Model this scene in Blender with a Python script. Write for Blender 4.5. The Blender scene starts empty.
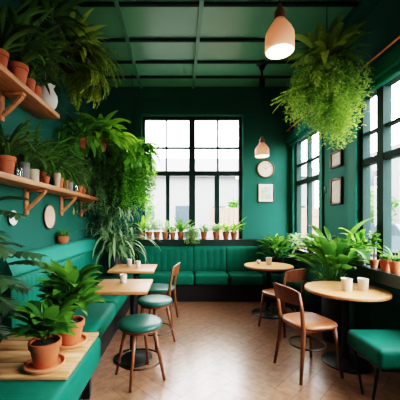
import bpy, bmesh, math, random
from math import sin, cos, pi, radians, sqrt
from mathutils import Vector, Matrix

random.seed(7)
scene = bpy.context.scene
COL = scene.collection

# ------------------------------------------------------------------ room numbers
XL, XR = -1.66, 2.15          # left / right wall
YB, YF = 5.5, -1.6            # back / front wall
ZC = 4.0                      # ceiling
EYE = 1.45

# ------------------------------------------------------------------ materials
def nt(name):
    m = bpy.data.materials.new(name); m.use_nodes = True
    t = m.node_tree; t.nodes.clear()
    out = t.nodes.new('ShaderNodeOutputMaterial')
    return m, t, out

def lin(c):
    return tuple(((v/12.92) if v <= .04045 else ((v+.055)/1.055)**2.4) for v in [x/255 for x in c]) + (1,)

def mat(name, rgb, rough=.5, metal=0, noise=.0, scale=8, rgb2=None, sheen=0, bump=0, bscale=60, spec=.5, coat=0, stretch=None):
    m, t, out = nt(name)
    b = t.nodes.new('ShaderNodeBsdfPrincipled')
    b.inputs['Roughness'].default_value = rough
    b.inputs['Metallic'].default_value = metal
    b.inputs['Specular IOR Level'].default_value = spec
    b.inputs['Sheen Weight'].default_value = sheen
    b.inputs['Coat Weight'].default_value = coat
    c1 = lin(rgb)
    tc = t.nodes.new('ShaderNodeTexCoord')
    vec = tc.outputs['Object']
    if stretch:
        mp = t.nodes.new('ShaderNodeMapping'); mp.inputs['Scale'].default_value = stretch
        t.links.new(vec, mp.inputs['Vector']); vec = mp.outputs['Vector']
    n = t.nodes.new('ShaderNodeTexNoise'); n.inputs['Scale'].default_value = scale; n.inputs['Detail'].default_value = 5
    t.links.new(vec, n.inputs['Vector'])
    r = t.nodes.new('ShaderNodeValToRGB')
    c2 = lin(rgb2) if rgb2 else tuple(max(0, v*(1-noise)) for v in c1[:3]) + (1,)
    r.color_ramp.elements[0].color = c2; r.color_ramp.elements[0].position = .3
    r.color_ramp.elements[1].color = c1; r.color_ramp.elements[1].position = .7
    t.links.new(n.outputs['Fac'], r.inputs['Fac'])
    t.links.new(r.outputs['Color'], b.inputs['Base Color'])
    if bump:
        n2 = t.nodes.new('ShaderNodeTexNoise'); n2.inputs['Scale'].default_value = bscale
        t.links.new(vec, n2.inputs['Vector'])
        bp = t.nodes.new('ShaderNodeBump'); bp.inputs['Strength'].default_value = bump; bp.inputs['Distance'].default_value = .01
        t.links.new(n2.outputs['Fac'], bp.inputs['Height']); t.links.new(bp.outputs['Normal'], b.inputs['Normal'])
    t.links.new(b.outputs['BSDF'], out.inputs['Surface'])
    return m

def wood(name, a, b_, rough=.45, stretch=(1, 12, 12), scale=3, island=0.0, coat=0.0):
    m, t, out = nt(name)
    b = t.nodes.new('ShaderNodeBsdfPrincipled'); b.inputs['Roughness'].default_value = rough
    b.inputs['Coat Weight'].default_value = coat; b.inputs['Coat Roughness'].default_value = .22; b.inputs['Coat IOR'].default_value = 1.6
    tc = t.nodes.new('ShaderNodeTexCoord'); mp = t.nodes.new('ShaderNodeMapping'); mp.inputs['Scale'].default_value = stretch
    n = t.nodes.new('ShaderNodeTexNoise'); n.inputs['Scale'].default_value = scale; n.inputs['Detail'].default_value = 6; n.inputs['Distortion'].default_value = .6
    t.links.new(tc.outputs['Object'], mp.inputs['Vector']); t.links.new(mp.outputs['Vector'], n.inputs['Vector'])
    r = t.nodes.new('ShaderNodeValToRGB')
    r.color_ramp.elements[0].color = lin(b_); r.color_ramp.elements[0].position = .32
    r.color_ramp.elements[1].color = lin(a); r.color_ramp.elements[1].position = .68
    t.links.new(n.outputs['Fac'], r.inputs['Fac'])
    col = r.outputs['Color']
    if island:
        g = t.nodes.new('ShaderNodeNewGeometry'); hs = t.nodes.new('ShaderNodeHueSaturation')
        mr = t.nodes.new('ShaderNodeMapRange'); mr.inputs['To Min'].default_value = 1-island; mr.inputs['To Max'].default_value = 1+island
        t.links.new(g.outputs['Random Per Island'], mr.inputs['Value']); t.links.new(mr.outputs['Result'], hs.inputs['Value'])
        t.links.new(col, hs.inputs['Color']); col = hs.outputs['Color']
    t.links.new(col, b.inputs['Base Color'])
    t.links.new(b.outputs['BSDF'], out.inputs['Surface'])
    return m

def leafmat(name, dark, light, trans=.3, rough=.42):
    m, t, out = nt(name)
    b = t.nodes.new('ShaderNodeBsdfPrincipled'); b.inputs['Roughness'].default_value = rough; b.inputs['Specular IOR Level'].default_value = .4
    g = t.nodes.new('ShaderNodeNewGeometry'); r = t.nodes.new('ShaderNodeValToRGB')
    r.color_ramp.elements[0].color = lin(dark); r.color_ramp.elements[1].color = lin(light)
    t.links.new(g.outputs['Random Per Island'], r.inputs['Fac'])
    t.links.new(r.outputs['Color'], b.inputs['Base Color'])
    tr = t.nodes.new('ShaderNodeBsdfTranslucent'); hs = t.nodes.new('ShaderNodeHueSaturation')
    hs.inputs['Value'].default_value = 1.6; hs.inputs['Hue'].default_value = .485
    t.links.new(r.outputs['Color'], hs.inputs['Color']); t.links.new(hs.outputs['Color'], tr.inputs['Color'])
    mx = t.nodes.new('ShaderNodeMixShader'); mx.inputs['Fac'].default_value = trans
    t.links.new(b.outputs['BSDF'], mx.inputs[1]); t.links.new(tr.outputs['BSDF'], mx.inputs[2])
    t.links.new(mx.outputs['Shader'], out.inputs['Surface'])
    return m

def glassmat(name, refl=.06, tint=(1, 1, 1, 1)):
    m, t, out = nt(name)
    tr = t.nodes.new('ShaderNodeBsdfTransparent'); tr.inputs['Color'].default_value = tint
    gl = t.nodes.new('ShaderNodeBsdfGlossy'); gl.inputs['Roughness'].default_value = .02
    mx = t.nodes.new('ShaderNodeMixShader'); mx.inputs['Fac'].default_value = refl
    t.links.new(tr.outputs['BSDF'], mx.inputs[1]); t.links.new(gl.outputs['BSDF'], mx.inputs[2])
    t.links.new(mx.outputs['Shader'], out.inputs['Surface'])
    return m

def emit(name, rgb, s):
    m, t, out = nt(name)
    e = t.nodes.new('ShaderNodeEmission'); e.inputs['Color'].default_value = lin(rgb); e.inputs['Strength'].default_value = s
    t.links.new(e.outputs['Emission'], out.inputs['Surface'])
    return m

M = {}
M['wall'] = mat('wall_green', (38, 95, 84), .7, noise=.12, scale=3, bump=.05, bscale=120, spec=.1)
M['ceil'] = mat('ceiling_green', (90, 142, 116), .36, noise=.1, scale=2)
M['beam'] = mat('beam_green', (70, 122, 100), .45, noise=.1)
M['trim'] = mat('trim_teal', (24, 104, 90), .6, noise=.1, spec=.12)
M['frame'] = mat('frame_dark_green', (34, 54, 51), .7, noise=.15, spec=.08)
M['sill'] = mat('sill_dark', (22, 50, 44), .32, noise=.2)
M['velvet'] = mat('velvet_emerald', (0, 98, 80), .6, noise=.2, scale=14, sheen=.02, spec=.14, bump=.08, bscale=200)
M['velvetcap'] = mat('velvet_lit_cap', (14, 120, 102), .65, noise=.1, scale=10, sheen=.03, spec=.2)  # lighter than the bench velvet: light caught by the sloped cap, put into colour
M['velvetdark'] = mat('velvet_deep', (2, 80, 64), .75, noise=.2, scale=10, sheen=.05, spec=.2)
M['vinyl'] = mat('vinyl_green', (30, 80, 70), .36, noise=.12, scale=9, bump=.05, spec=.35)
M['plinth'] = mat('plinth_black', (16, 18, 18), .6, noise=.2)
M['black'] = mat('black_metal', (20, 22, 23), .42, metal=.5, noise=.2)
M['ironring'] = mat('ring_iron', (52, 42, 36), .4, metal=.4, noise=.2)
M['shelf'] = wood('shelf_wood', (206, 138, 92), (170, 104, 64), .5, (10, 1, 14))
M['table'] = wood('table_wood', (206, 148, 104), (184, 124, 82), .42, (1, 9, 9), 4)
M['edge'] = wood('table_edge_wood', (186, 128, 82), (162, 106, 66), .45)
M['leg'] = wood('leg_wood', (126, 74, 44), (92, 52, 30), .42, (10, 10, 1.5))
M['leather'] = mat('leather_tan', (160, 96, 62), .34, noise=.15, scale=8, bump=.08)
M['board'] = wood('board_wood', (206, 158, 110), (150, 98, 60), .5, (2, 14, 14), 2.2, .08)
M['plank'] = wood('plank_wood', (146, 106, 82), (114, 80, 60), .3, (5, 5, 5), 3, .12, .8)
M['gap'] = mat('floor_gap', (92, 66, 52), .7, noise=.1)
M['terra'] = mat('terracotta', (196, 104, 66), .75, noise=.22, scale=12, bump=.1, bscale=80)
M['terra2'] = mat('terracotta_brown', (158, 92, 60), .78, noise=.25, scale=14, bump=.1, bscale=80)
M['saucer'] = mat('saucer_clay', (214, 136, 96), .7, noise=.15)
M['soil'] = mat('soil', (44, 32, 24), .95, noise=.5, scale=60, bump=.4)
M['grey'] = mat('pot_grey', (146, 146, 140), .7, noise=.2, scale=20)
M['cream'] = mat('pot_cream', (206, 188, 158), .65, noise=.15, scale=20)
M['lf_monstera'] = leafmat('leaf_split', (24, 50, 32), (72, 106, 68), .1, .55)
M['lf_fine'] = leafmat('leaf_fine_lime', (92, 134, 48), (156, 188, 88), .4)
M['lf_shelf'] = leafmat('leaf_shelf', (42, 84, 40), (112, 148, 78), .3)
M['white'] = mat('ceramic_white', (224, 218, 208), .3, noise=.06)
M['darkpot'] = mat('pot_dark', (40, 44, 42), .6, noise=.2)
M['cup'] = mat('cup_stoneware', (226, 218, 208), .4, noise=.18, scale=40)
M['coffee'] = mat('coffee', (60, 36, 22), .2, noise=.2)
M['stem'] = mat('stem_green', (70, 96, 48), .6, noise=.2)
M['bark'] = mat('stem_brown', (92, 74, 50), .8, noise=.3)
M['rope'] = mat('rope', (70, 62, 48), .9, noise=.3)
M['copper'] = mat('copper', (226, 146, 104), .45, metal=.3, noise=.1)
M['shade'] = leafmat('lamp_shade_clay', (236, 194, 168), (236, 196, 170), .25, .6)
for n_ in M['shade'].node_tree.nodes:
    if n_.type == 'HUE_SAT': n_.inputs['Hue'].default_value = .5; n_.inputs['Value'].default_value = 1.05; n_.inputs['Saturation'].default_value = .55
M['lampneck'] = wood('lamp_neck_wood', (150, 96, 66), (120, 72, 46), .5)
M['bulb'] = emit('bulb_glow', (255, 232, 206), 7)
M['dial'] = mat('dial_cream', (228, 216, 194), .5, noise=.06)
M['ink'] = mat('ink_dark', (52, 44, 36), .6)
M['brownframe'] = wood('frame_walnut', (84, 52, 36), (56, 34, 24), .45)
M['paper'] = mat('paper_white', (226, 226, 216), .7, noise=.05)
M['sketch'] = mat('sketch_print', (214, 220, 206), .7, rgb2=(140, 166, 146), scale=14)
M['beige'] = mat('print_beige', (206, 188, 172), .7, noise=.12, scale=8)
M['mirror'] = mat('plate_pale', (222, 190, 168), .28, noise=.18, scale=5)
M['glass'] = glassmat('window_glass', .05)
M['jar'] = glassmat('jar_glass', .22, (.9, .95, .92, 1))
M['yellow'] = mat('ornament_ochre', (178, 164, 70), .5, noise=.2)
M['switch'] = mat('switch_plate', (30, 74, 62), .4, noise=.1)
# foliage
M['lf_dark'] = leafmat('leaf_dark', (30, 66, 28), (88, 132, 56), .22)
M['lf_mid'] = leafmat('leaf_mid', (34, 88, 36), (104, 158, 62), .3)
M['lf_bright'] = leafmat('leaf_bright', (66, 130, 40), (140, 196, 70), .4)
M['lf_lime'] = leafmat('leaf_lime', (92, 150, 40), (164, 208, 80), .45)
M['lf_grey'] = leafmat('leaf_greygreen', (58, 96, 64), (140, 170, 122), .25)
M['lf_pale'] = leafmat('leaf_pale', (104, 150, 92), (170, 198, 138), .35)
M['lf_frost'] = leafmat('leaf_frosted', (140, 176, 124), (200, 218, 170), .4)
M['lf_olive'] = leafmat('leaf_olive', (98, 126, 46), (182, 200, 88), .4)
# outside
M['render_wall'] = mat('outside_render', (118, 119, 121), .8, noise=.08)
M['roof_tile'] = mat('outside_roof', (108, 108, 110), .8, noise=.15)
M['pave'] = mat('outside_paving', (104, 103, 100), .9, noise=.12, scale=3)
M['fencewood'] = wood('outside_fence', (150, 118, 100), (126, 96, 80), .7)
M['outglass'] = mat('outside_window', (54, 64, 72), .2, noise=.2)
M['carpaint'] = mat('car_paint', (70, 84, 96), .25, noise=.05, coat=.5)
M['tyre'] = mat('tyre_black', (40, 40, 42), .8)

# ------------------------------------------------------------------ mesh builder
class MB:
    def __init__(s):
        s.v = []; s.f = []; s.m = []; s.sm = []
    def add(s, vs, fs, mi=0, smooth=True):
        o = len(s.v)
        s.v += [tuple(p) for p in vs]
        for f in fs:
            s.f.append(tuple(i+o for i in f)); s.m.append(mi); s.sm.append(smooth)
    def box(s, x0, x1, y0, y1, z0, z1, mi=0):
        vs = [(x0,y0,z0),(x1,y0,z0),(x1,y1,z0),(x0,y1,z0),(x0,y0,z1),(x1,y0,z1),(x1,y1,z1),(x0,y1,z1)]
        s.add(vs, [(3,2,1,0),(4,5,6,7),(0,1,5,4),(1,2,6,5),(2,3,7,6),(3,0,4,7)], mi, False)
    def bm(s, bm, mi=0, smooth=True, mtx=None):
        bm.verts.ensure_lookup_table(); bm.verts.index_update()
        vs = [(mtx @ v.co) if mtx else v.co.copy() for v in bm.verts]
        s.add(vs, [[v.index for v in f.verts] for f in bm.faces], mi, smooth)
        bm.free()
    def rbox(s, x0, x1, y0, y1, z0, z1, r=.03, seg=3, mi=0, mtx=None):
        bm = bmesh.new(); bmesh.ops.create_cube(bm, size=1)
        for v in bm.verts:
            v.co = Vector(((x0+x1)/2+v.co.x*(x1-x0), (y0+y1)/2+v.co.y*(y1-y0), (z0+z1)/2+v.co.z*(z1-z0)))
        bmesh.ops.bevel(bm, geom=bm.edges[:]+bm.verts[:], offset=r, segments=seg, profile=.5, affect='EDGES')
        s.bm(bm, mi, True, mtx)
    def lathe(s, prof, n=24, c=(0,0,0), mi=0, caps=False, smooth=True, sx=1, sy=1):
        vs = []; fs = []
        for r, z in prof:
            for k in range(n):
                a = 2*pi*k/n
                vs.append((c[0]+r*cos(a)*sx, c[1]+r*sin(a)*sy, c[2]+z))
        for i in range(len(prof)-1):
            for k in range(n):
                k2 = (k+1) % n
                fs.append((i*n+k, i*n+k2, (i+1)*n+k2, (i+1)*n+k))
        if caps:
            fs.append(tuple(reversed(range(n)))); fs.append(tuple((len(prof)-1)*n+k for k in range(n)))
        s.add(vs, fs, mi, smooth)
    def tube(s, pts, rad, n=8, mi=0, flat=1.0, closed=False):
        pts = [Vector(p) for p in pts]; N = len(pts)
        rads = rad if isinstance(rad, (list, tuple)) else [rad]*N
        vs = []; fs = []; up = Vector((0,0,1)); prev = None
        for i, p in enumerate(pts):
            if closed: t = pts[(i+1) % N]-pts[i-1]
            else: t = pts[min(i+1, N-1)]-pts[max(i-1, 0)]
            t.normalize()
            if prev is None:
                a = t.cross(up)
                if a.length < .05: a = t.cross(Vector((0,1,0)))
            else: a = prev - t*prev.dot(t)
            a.normalize(); prev = a; b = t.cross(a)
            for k in range(n):
                an = 2*pi*k/n
                vs.append(p + a*cos(an)*rads[i] + b*sin(an)*rads[i]*flat)
        R = N if closed else N-1
        for i in range(R):
            j = (i+1) % N
            for k in range(n):
                k2 = (k+1) % n
                fs.append((i*n+k, i*n+k2, j*n+k2, j*n+k))
        if not closed:
            fs.append(tuple(reversed(range(n)))); fs.append(tuple((N-1)*n+k for k in range(n)))
        s.add(vs, fs, mi, True)
    # ---- leaves
    def curve_leaf(s, base, az, el, L, W, droop=1.0, n=6, fold=.25, mi=0, tip=.75, roll=0, wide=.4):
        p = Vector(base); vs = []; fs = []; e = el
        side0 = Vector((-sin(az), cos(az), 0))
        for i in range(n+1):
            t = i/n
            d = Vector((cos(az)*cos(e), sin(az)*cos(e), sin(e)))
            up = side0.cross(d); up = -up if up.z < 0 and abs(e) < pi/2 else up
            sd = side0*cos(roll) + up*sin(roll)
            w = W*.5*(max(0, sin(pi*min(1, t**wide if False else (t*(1-.04)+.04))) ) ** tip)
            if t > .999: w = W*.01
            lift = up*(fold*w)
            vs += [p - sd*w + lift, p, p + sd*w + lift]
            p = p + d*(L/n); e -= droop/n
        for i in range(n):
            a = i*3; b = a+3
            fs += [(a, a+1, b+1, b), (a+1, a+2, b+2, b+1)]
        s.add(vs, fs, mi, True)
        return p
    def frond(s, base, az, el, L, W, droop=1.6, pairs=12, lw=.03, mi=0, jitter=.2, sag=.25, stem=True, fwd=.55, pmin=.12):
        p = Vector(base); e = el; side0 = Vector((-sin(az), cos(az), 0)); pts = [p.copy()]
        step = L/pairs
        for i in range(pairs):
            t = (i+1)/pairs
            d = Vector((cos(az)*cos(e), sin(az)*cos(e), sin(e)))
            p = p + d*step; pts.append(p.copy()); e -= droop/pairs
            if t < pmin: continue
            ll = W*.5*(sin(pi*(t*.86+.1))**.7)+W*.04
            for sgn in (-1, 1):
                dd = (side0*sgn + d*fwd*random.uniform(.7, 1.3) + Vector((0, 0, -sag*random.uniform(.3, 1.6)))).normalized()
                ll2 = ll*random.uniform(1-jitter, 1+jitter)
                cr = dd.cross(d).cross(dd).normalized()*lw*.5
                drop = Vector((0, 0, -sag*ll2*.5))
                a = p; m_ = p+dd*ll2*.5; q = p+dd*ll2+drop
                s.add([a, m_-cr, q, m_+cr], [(0,1,2,3)], mi, True)
        if stem:
            s.add([x for q in pts for x in (q-side0*.0025, q+side0*.0025)], [(2*i, 2*i+1, 2*i+3, 2*i+2) for i in range(len(pts)-1)], mi, True)
        return p
    def string(s, base, az, out, drop, n=26, lw=.02, ll=.035, mi=0, wob=.03):
        b = Vector(base); pts = []
        for i in range(n+1):
            t = i/n
            h = out*(1-(1-min(1, t*1.8))**2)
            pts.append(b + Vector((cos(az)*h + random.uniform(-wob, wob)*t, sin(az)*h + random.uniform(-wob, wob)*t, .06*sin(pi*min(1, t*2.2))*(1 if t < .45 else 0) - drop*max(0, t-.08)**1.15)))
        for i, p in enumerate(pts[1:]):
            for k in range(2):
                a = random.uniform(0, 2*pi); d = Vector((cos(a), sin(a), random.uniform(-1.1, .3))).normalized()
                c = d.cross(Vector((0,0,1)))
                c = (c if c.length > .1 else Vector((1,0,0))).normalized()*lw*.5
                q = p + d*ll*random.uniform(.6, 1.3)
                m_ = (p+q)*.5
                s.add([p, m_-c, q, m_+c], [(0,1,2,3)], mi, True)
        sd = Vector((.0015, .0015, 0))
        s.add([x for q in pts for x in (q-sd, q+sd)], [(2*i, 2*i+1, 2*i+3, 2*i+2) for i in range(len(pts)-1)], mi, True)
    def clamp(s, lo, hi):
        s.v = [tuple(min(max(c, l), h) for c, l, h in zip(p, lo, hi)) for p in s.v]
    def cull(s, loc, boxes):
        """drop leaf faces that would grow through furniture"""
        bad = set()
        for i, p in enumerate(s.v):
            x, y, z = p[0]+loc[0], p[1]+loc[1], p[2]+loc[2]
            for b in boxes:
                if b[0] < x < b[1] and b[2] < y < b[3] and b[4] < z < b[5]: bad.add(i); break
        if not bad: return
        keep = [k_ for k_, f in enumerate(s.f) if not any(i in bad for i in f)]
        s.f = [s.f[k_] for k_ in keep]; s.m = [s.m[k_] for k_ in keep]; s.sm = [s.sm[k_] for k_ in keep]
        used = sorted({i for f in s.f for i in f}); mp = {o: n for n, o in enumerate(used)}
        s.v = [s.v[i] for i in used]; s.f = [tuple(mp[i] for i in f) for f in s.f]
    def build(s, name, mats, parent=None, auto=None):
        me = bpy.data.meshes.new(name)
        me.from_pydata(s.v, [], s.f)
        if not isinstance(mats, (list, tuple)): mats = [mats]
        for m in mats: me.materials.append(m)
        me.polygons.foreach_set('material_index', s.m)
        me.polygons.foreach_set('use_smooth', s.sm)
        me.update()
        if auto:
            try: me.set_sharp_from_angle(angle=radians(auto))
            except Exception: pass
        o = bpy.data.objects.new(name, me); COL.objects.link(o)
        if parent: o.parent = parent
        return o

def tag(o, label=None, cat=None, group=None, kind=None):
    if label: o['label'] = label
    if cat: o['category'] = cat
    if group: o['group'] = group
    if kind: o['kind'] = kind
    return o
def thing(name, label, cat, loc=(0,0,0), rz=0, group=None, kind=None):
    o = bpy.data.objects.new(name, None); COL.objects.link(o); o.empty_display_size = .1
    o.location = loc; o.rotation_euler = (0, 0, rz)
    return tag(o, label, cat, group, kind)
def dup(root, loc, rz, label, group=None):
    r = root.copy(); COL.objects.link(r); r.location = loc; r.rotation_euler = (0, 0, rz); r['label'] = label
    if group: r['group'] = group
    def rec(src, dst):
        for ch in list(src.children):
            c = ch.copy(); COL.objects.link(c); c.parent = dst; rec(ch, c)
    rec(root, r)
    return r
def struct(name, mb, m, label=None, cat=None, parent=None):
    o = mb.build(name, m, parent)
    if parent is None: tag(o, label, cat, None, 'structure')
    return o

# ================================================================== SETTING
# ---- floor: herringbone planks over a dark bed
fl = MB()
W, NN = .165, 4
bmf = bmesh.new()
R45 = Matrix.Rotation(radians(45), 4, 'Z')
def plank(u0, u1, v0, v1):
    g = .0022
    c = R45 @ Vector(((u0+u1)/2*W, (v0+v1)/2*W, 0))
    if not (-2.6 < c.x < 3.1 and -2.4 < c.y+(-2) < 4.4): return
    vs = [bmf.verts.new(R45 @ Vector((x*W, y*W, 0))) for x, y in ((u0+g/W, v0+g/W), (u1-g/W, v0+g/W), (u1-g/W, v1-g/W), (u0+g/W, v1-g/W))]
    bmf.faces.new(vs)
for i in range(-60, 90):
    for j in range(-14, 15):
        x = i + 2*NN*j
        plank(x, x+NN, i, i+1)
        plank(x+NN, x+NN+1, i-NN+1, i+1)
for co, no in (((XL-.1,0,0),(-1,0,0)), ((XR+.1,0,0),(1,0,0)), ((0,YF-.1,0),(0,-1,0)), ((0,YB+.1,0),(0,1,0))):
    bmesh.ops.bisect_plane(bmf, geom=bmf.verts[:]+bmf.edges[:]+bmf.faces[:], plane_co=co, plane_no=no, clear_outer=True)
fl.bm(bmf, 0, False)
fl.box(XL-.1, XR+.1, YF-.1, YB+.1, -.12, -.0015, 1)
struct('floor', fl, [M['plank'], M['gap']], 'pale brown wooden floor laid in herringbone', 'floor')

ce = MB(); ce.box(XL-.2, XR+.2, YF-.2, YB+.2, ZC, ZC+.15)
struct('ceiling', ce, M['ceil'], 'green panelled ceiling', 'ceiling')

def wall_with_openings(name, axis, pos, thick, a0, a1, opens, label):
    """axis 'x': wall in plane x=pos running along y; 'y': plane y=pos running along x. opens: (a, b, z0, z1)"""
    w = MB(); lo, hi = sorted((pos, pos+thick))
    def put(s0, s1, z0, z1):
        if s1-s0 < 1e-4 or z1-z0 < 1e-4: return
        if axis == 'x': w.box(lo, hi, s0, s1, z0, z1)
        else: w.box(s0, s1, lo, hi, z0, z1)
    c = a0
    for (s0, s1, z0, z1) in sorted(opens):
        put(c, s0, 0, ZC); put(s0, s1, 0, z0); put(s0, s1, z1, ZC); c = s1
    put(c, a1, 0, ZC)
    return struct(name, w, M['wall'], label, 'wall')

BW = (-.74, 1.21, 1.02, 3.47)            # back window opening
FWR = (4.36, 5.36, .88, 2.94)            # far right window
NWR = (.22, 3.44, .88, 2.94)            # near right window
wall_with_openings('wall_back', 'y', YB, .15, XL-.2, XR+.125, [BW], 'dark green wall with the big window')
wall_with_openings('wall_right', 'x', XR, .125, YF-.2, YB, [FWR, NWR], 'dark green wall with two tall windows')
wall_with_openings('wall_left', 'x', XL, -.2, YF-.2, YB, [], 'green wall with the shelves')
wall_with_openings('wall_front', 'y', YF, -.2, XL, XR, [], 'green wall behind the viewpoint')

# ---- ceiling beams and cornices
k = 0
def trim(mb, m, label):
    global k
    k += 1
    return struct('trim_%d' % k, mb, m, label, 'trim')
for y in (-.85, 0, .7, 1.35, 2.0, 2.67, 3.35, 4.02, 4.58, 5.06):
    b = MB(); b.box(XL, XR-.06, y-.02, y+.02, ZC-.03, ZC)
    trim(b, M['frame'], 'cross beam of the green ceiling')
for x in (-.74, .25):
    b = MB(); b.box(x-.026, x+.026, YF, YB, ZC-.036, ZC)
    trim(b, M['beam'], 'long batten of the green ceiling')
b = MB(); b.box(XR-.07, XR, YF, YB, ZC-.10, ZC); b.box(XR-.035, XR, YF, YB, ZC-.2, ZC-.1)
trim(b, M['wall'], 'cornice along the right wall')
b = MB(); b.box(XL, XR, YB-.05, YB, ZC-.09, ZC); b.box(XL, XR, YB-.025, YB, ZC-.16, ZC-.09)
trim(b, M['wall'], 'cornice along the back wall')
b = MB(); b.box(XL, XL+.05, YF, YB, ZC-.1, ZC)
trim(b, M['wall'], 'cornice along the left wall')
# boxed lintel running over the right windows
b = MB(); b.rbox(XR-.12, XR, .0, YB, 2.93, 3.09, .012, 2); b.rbox(XR-.07, XR, .0, YB, 2.87, 2.935, .01, 2)
trim(b, M['trim'], 'boxed teal lintel over the right windows')
b = MB(); b.box(XL, XL+.015, YF, YB, 0, .12)
struct('baseboard_left', b, M['frame'], 'dark green baseboard', 'baseboard')

# ---- windows
def window(name, label, axis, pos, a0, a1, z0, z1, verts, horis, thickbar, depth, sill_out, sill_th, casing, cm, lower_extra=()):
    """verts: list of (coord, width, z_from, z_to); horis: list of (z, thickness)"""
    w = thing(name, label, 'window', (0,0,0), 0, None, 'structure')
    def bx(mb, s0, s1, t0, t1, zz0, zz1, mi=0):      # s along the wall, t from inner face outward
        if axis == 'y': mb.box(s0, s1, pos+t0, pos+t1, zz0, zz1, mi)
        else: mb.box(pos+t0, pos+t1, s0, s1, zz0, zz1, mi)
    f = MB(); fw = .06
    bx(f, a0, a0+fw, depth, depth+.09, z0, z1); bx(f, a1-fw, a1, depth, depth+.09, z0, z1)
    bx(f, a0+fw, a1-fw, depth, depth+.09, z1-fw, z1); bx(f, a0+fw, a1-fw, depth, depth+.09, z0, z0+.07)
    for (c, ww, za, zb) in verts: bx(f, c-ww/2, c+ww/2, depth+.008 if ww < .08 else depth-.01, depth+.08, za, zb)
    for (z, th) in horis: bx(f, a0+fw, a1-fw, depth+.01 if th < .05 else depth-.004, depth+.078, z-th/2, z+th/2)
    f.build('window_frame', M['frame'], w)
    g = MB(); bx(g, a0+.03, a1-.03, depth+.05, depth+.054, z0+.03, z1-.03)
    g.build('window_pane', M['glass'], w)
    c = MB(); cw = casing
    bx(c, a0-cw, a0, -.03, .0, z0-.0, z1+cw*.7); bx(c, a1, a1+cw, -.03, 0, z0, z1+cw*.7); bx(c, a0, a1, -.03, 0, z1, z1+cw*.7)
    bx(c, a0, a0+.008, 0, depth+.02, z0, z1); bx(c, a1-.008, a1, 0, depth+.02, z0, z1); bx(c, a0, a1, 0, depth+.02, z1-.008, z1)
    c.build('window_casing', cm, w)
    s = MB()
    return w, s, bx
w1, s1, bx1 = window('window_1', 'wide black framed window in the back wall', 'y', YB, *BW,
    [((BW[0]+BW[1])/2, .12, BW[2], BW[3]), (-.27, .032, 2.4, BW[3]), (.74, .032, 2.4, BW[3]), (-.24, .075, BW[2], 2.34), (.72, .09, BW[2], 2.34)],
    [(2.86, .035), (2.36, .09)], None, .05, .12, .12, .14, M['wall'])
s1.box(XL+.0, XR, YB-.13, YB, 1.06, 1.085); s1.box(BW[0], BW[1], YB, YB+.06, 1.02, 1.085); s1.box(XL, XR, YB-.11, YB, .96, 1.06, 0)
s1.build('window_sill', M['sill'], w1)
s2m = None
w2, s2, bx2 = window('window_2', 'tall window at the far end of the right wall', 'x', XR, *FWR,
    [(4.87, .05, FWR[2], FWR[3])], [(2.46, .03), (2.13, .075)], None, .02, .1, .1, .10, M['trim'])
s2.box(XR-.10, XR+.02, 3.95, YB-.13, .86, .93); s2.box(XR-.085, XR, 3.95, YB-.13, .80, .86)
s2.build('window_sill', M['sill'], w2)
w3, s3, bx3 = window('window_3', 'tall near window of the right wall', 'x', XR, *NWR,
    [(3.08, .10, NWR[2], NWR[3]), (2.37, .05, NWR[2], NWR[3]), (1.66, .10, NWR[2], NWR[3]), (.95, .05, NWR[2], NWR[3])], [(2.46, .03), (2.13, .075)], None, .02, .1, .1, .16, M['trim'])
s3.box(XR-.12, XR+.02, .0, 3.94, .86, .93); s3.box(XR-.10, XR, .0, 3.94, .80, .86)
s3.build('window_sill', M['sill'], w3)

# ================================================================== UPHOLSTERY
def channel(L, H, T, ribs, bulge, lean=0, per=7):
    """channel-tufted back cushion: runs along +x from 0 to L, front towards -y, back plane at y=0"""
    mb = MB(); n = ribs*per
    prof = [(-T*.82, 0, .6), (-T, .04, 1)] + [(-T, .04+(H-.12)*q/6, 1) for q in range(1, 7)] + [(-T*.93, H-.04, .8), (-T*.7, H-.01, .4), (-T*.35, H, .1), (0, H-.01, 0), (0, 0, 0)]
    P = len(prof); vs = []; fs = []
    for i in range(n+1):
        s = i/n*ribs; bl = bulge*(abs(sin(pi*s))**.55)
        for (y, z, w) in prof: vs.append((i/n*L, y - bl*w + lean*z, z + (bl*.35 if .05 < w < .9 and z > H*.5 else 0)))
    for i in range(n):
        for q in range(P):
            q2 = (q+1) % P
            fs.append((i*P+q, (i+1)*P+q, (i+1)*P+q2, i*P+q2))
    fs.append(tuple(range(P))); fs.append(tuple(n*P+q for q in reversed(range(P))))
    mb.add(vs, fs, 0, True)
    return mb

# ---- back banquette (under the back window)
t = thing('banquette', 'long emerald channel-tufted bench against the back wall under the window', 'bench', (0, 0, 0))
mb = MB(); mb.box(-.74, 2.04, 5.06, 5.37, 0, .30); mb.build('plinth', M['plinth'], t)
cuts = [-.74, .25, .86, 1.46, 2.04]
for a, b in zip(cuts[:-1], cuts[1:]):
    mb = MB(); mb.rbox(a+.004, b-.004, 4.98, 5.33, .30, .50, .045, 4); mb.build('seat_cushion', M['velvet'], t)
for a, b, r in ((-.74, .25, 8), (.25, .86, 5), (.86, 1.46, 5), (1.46, 2.04, 5)):
    mb = channel(b-a-.01, .475, .085, r, .006, lean=.02); o = mb.build('back_cushion', M['velvet'], t, 50); o.location = (a+.005, 5.372, .485)

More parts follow.
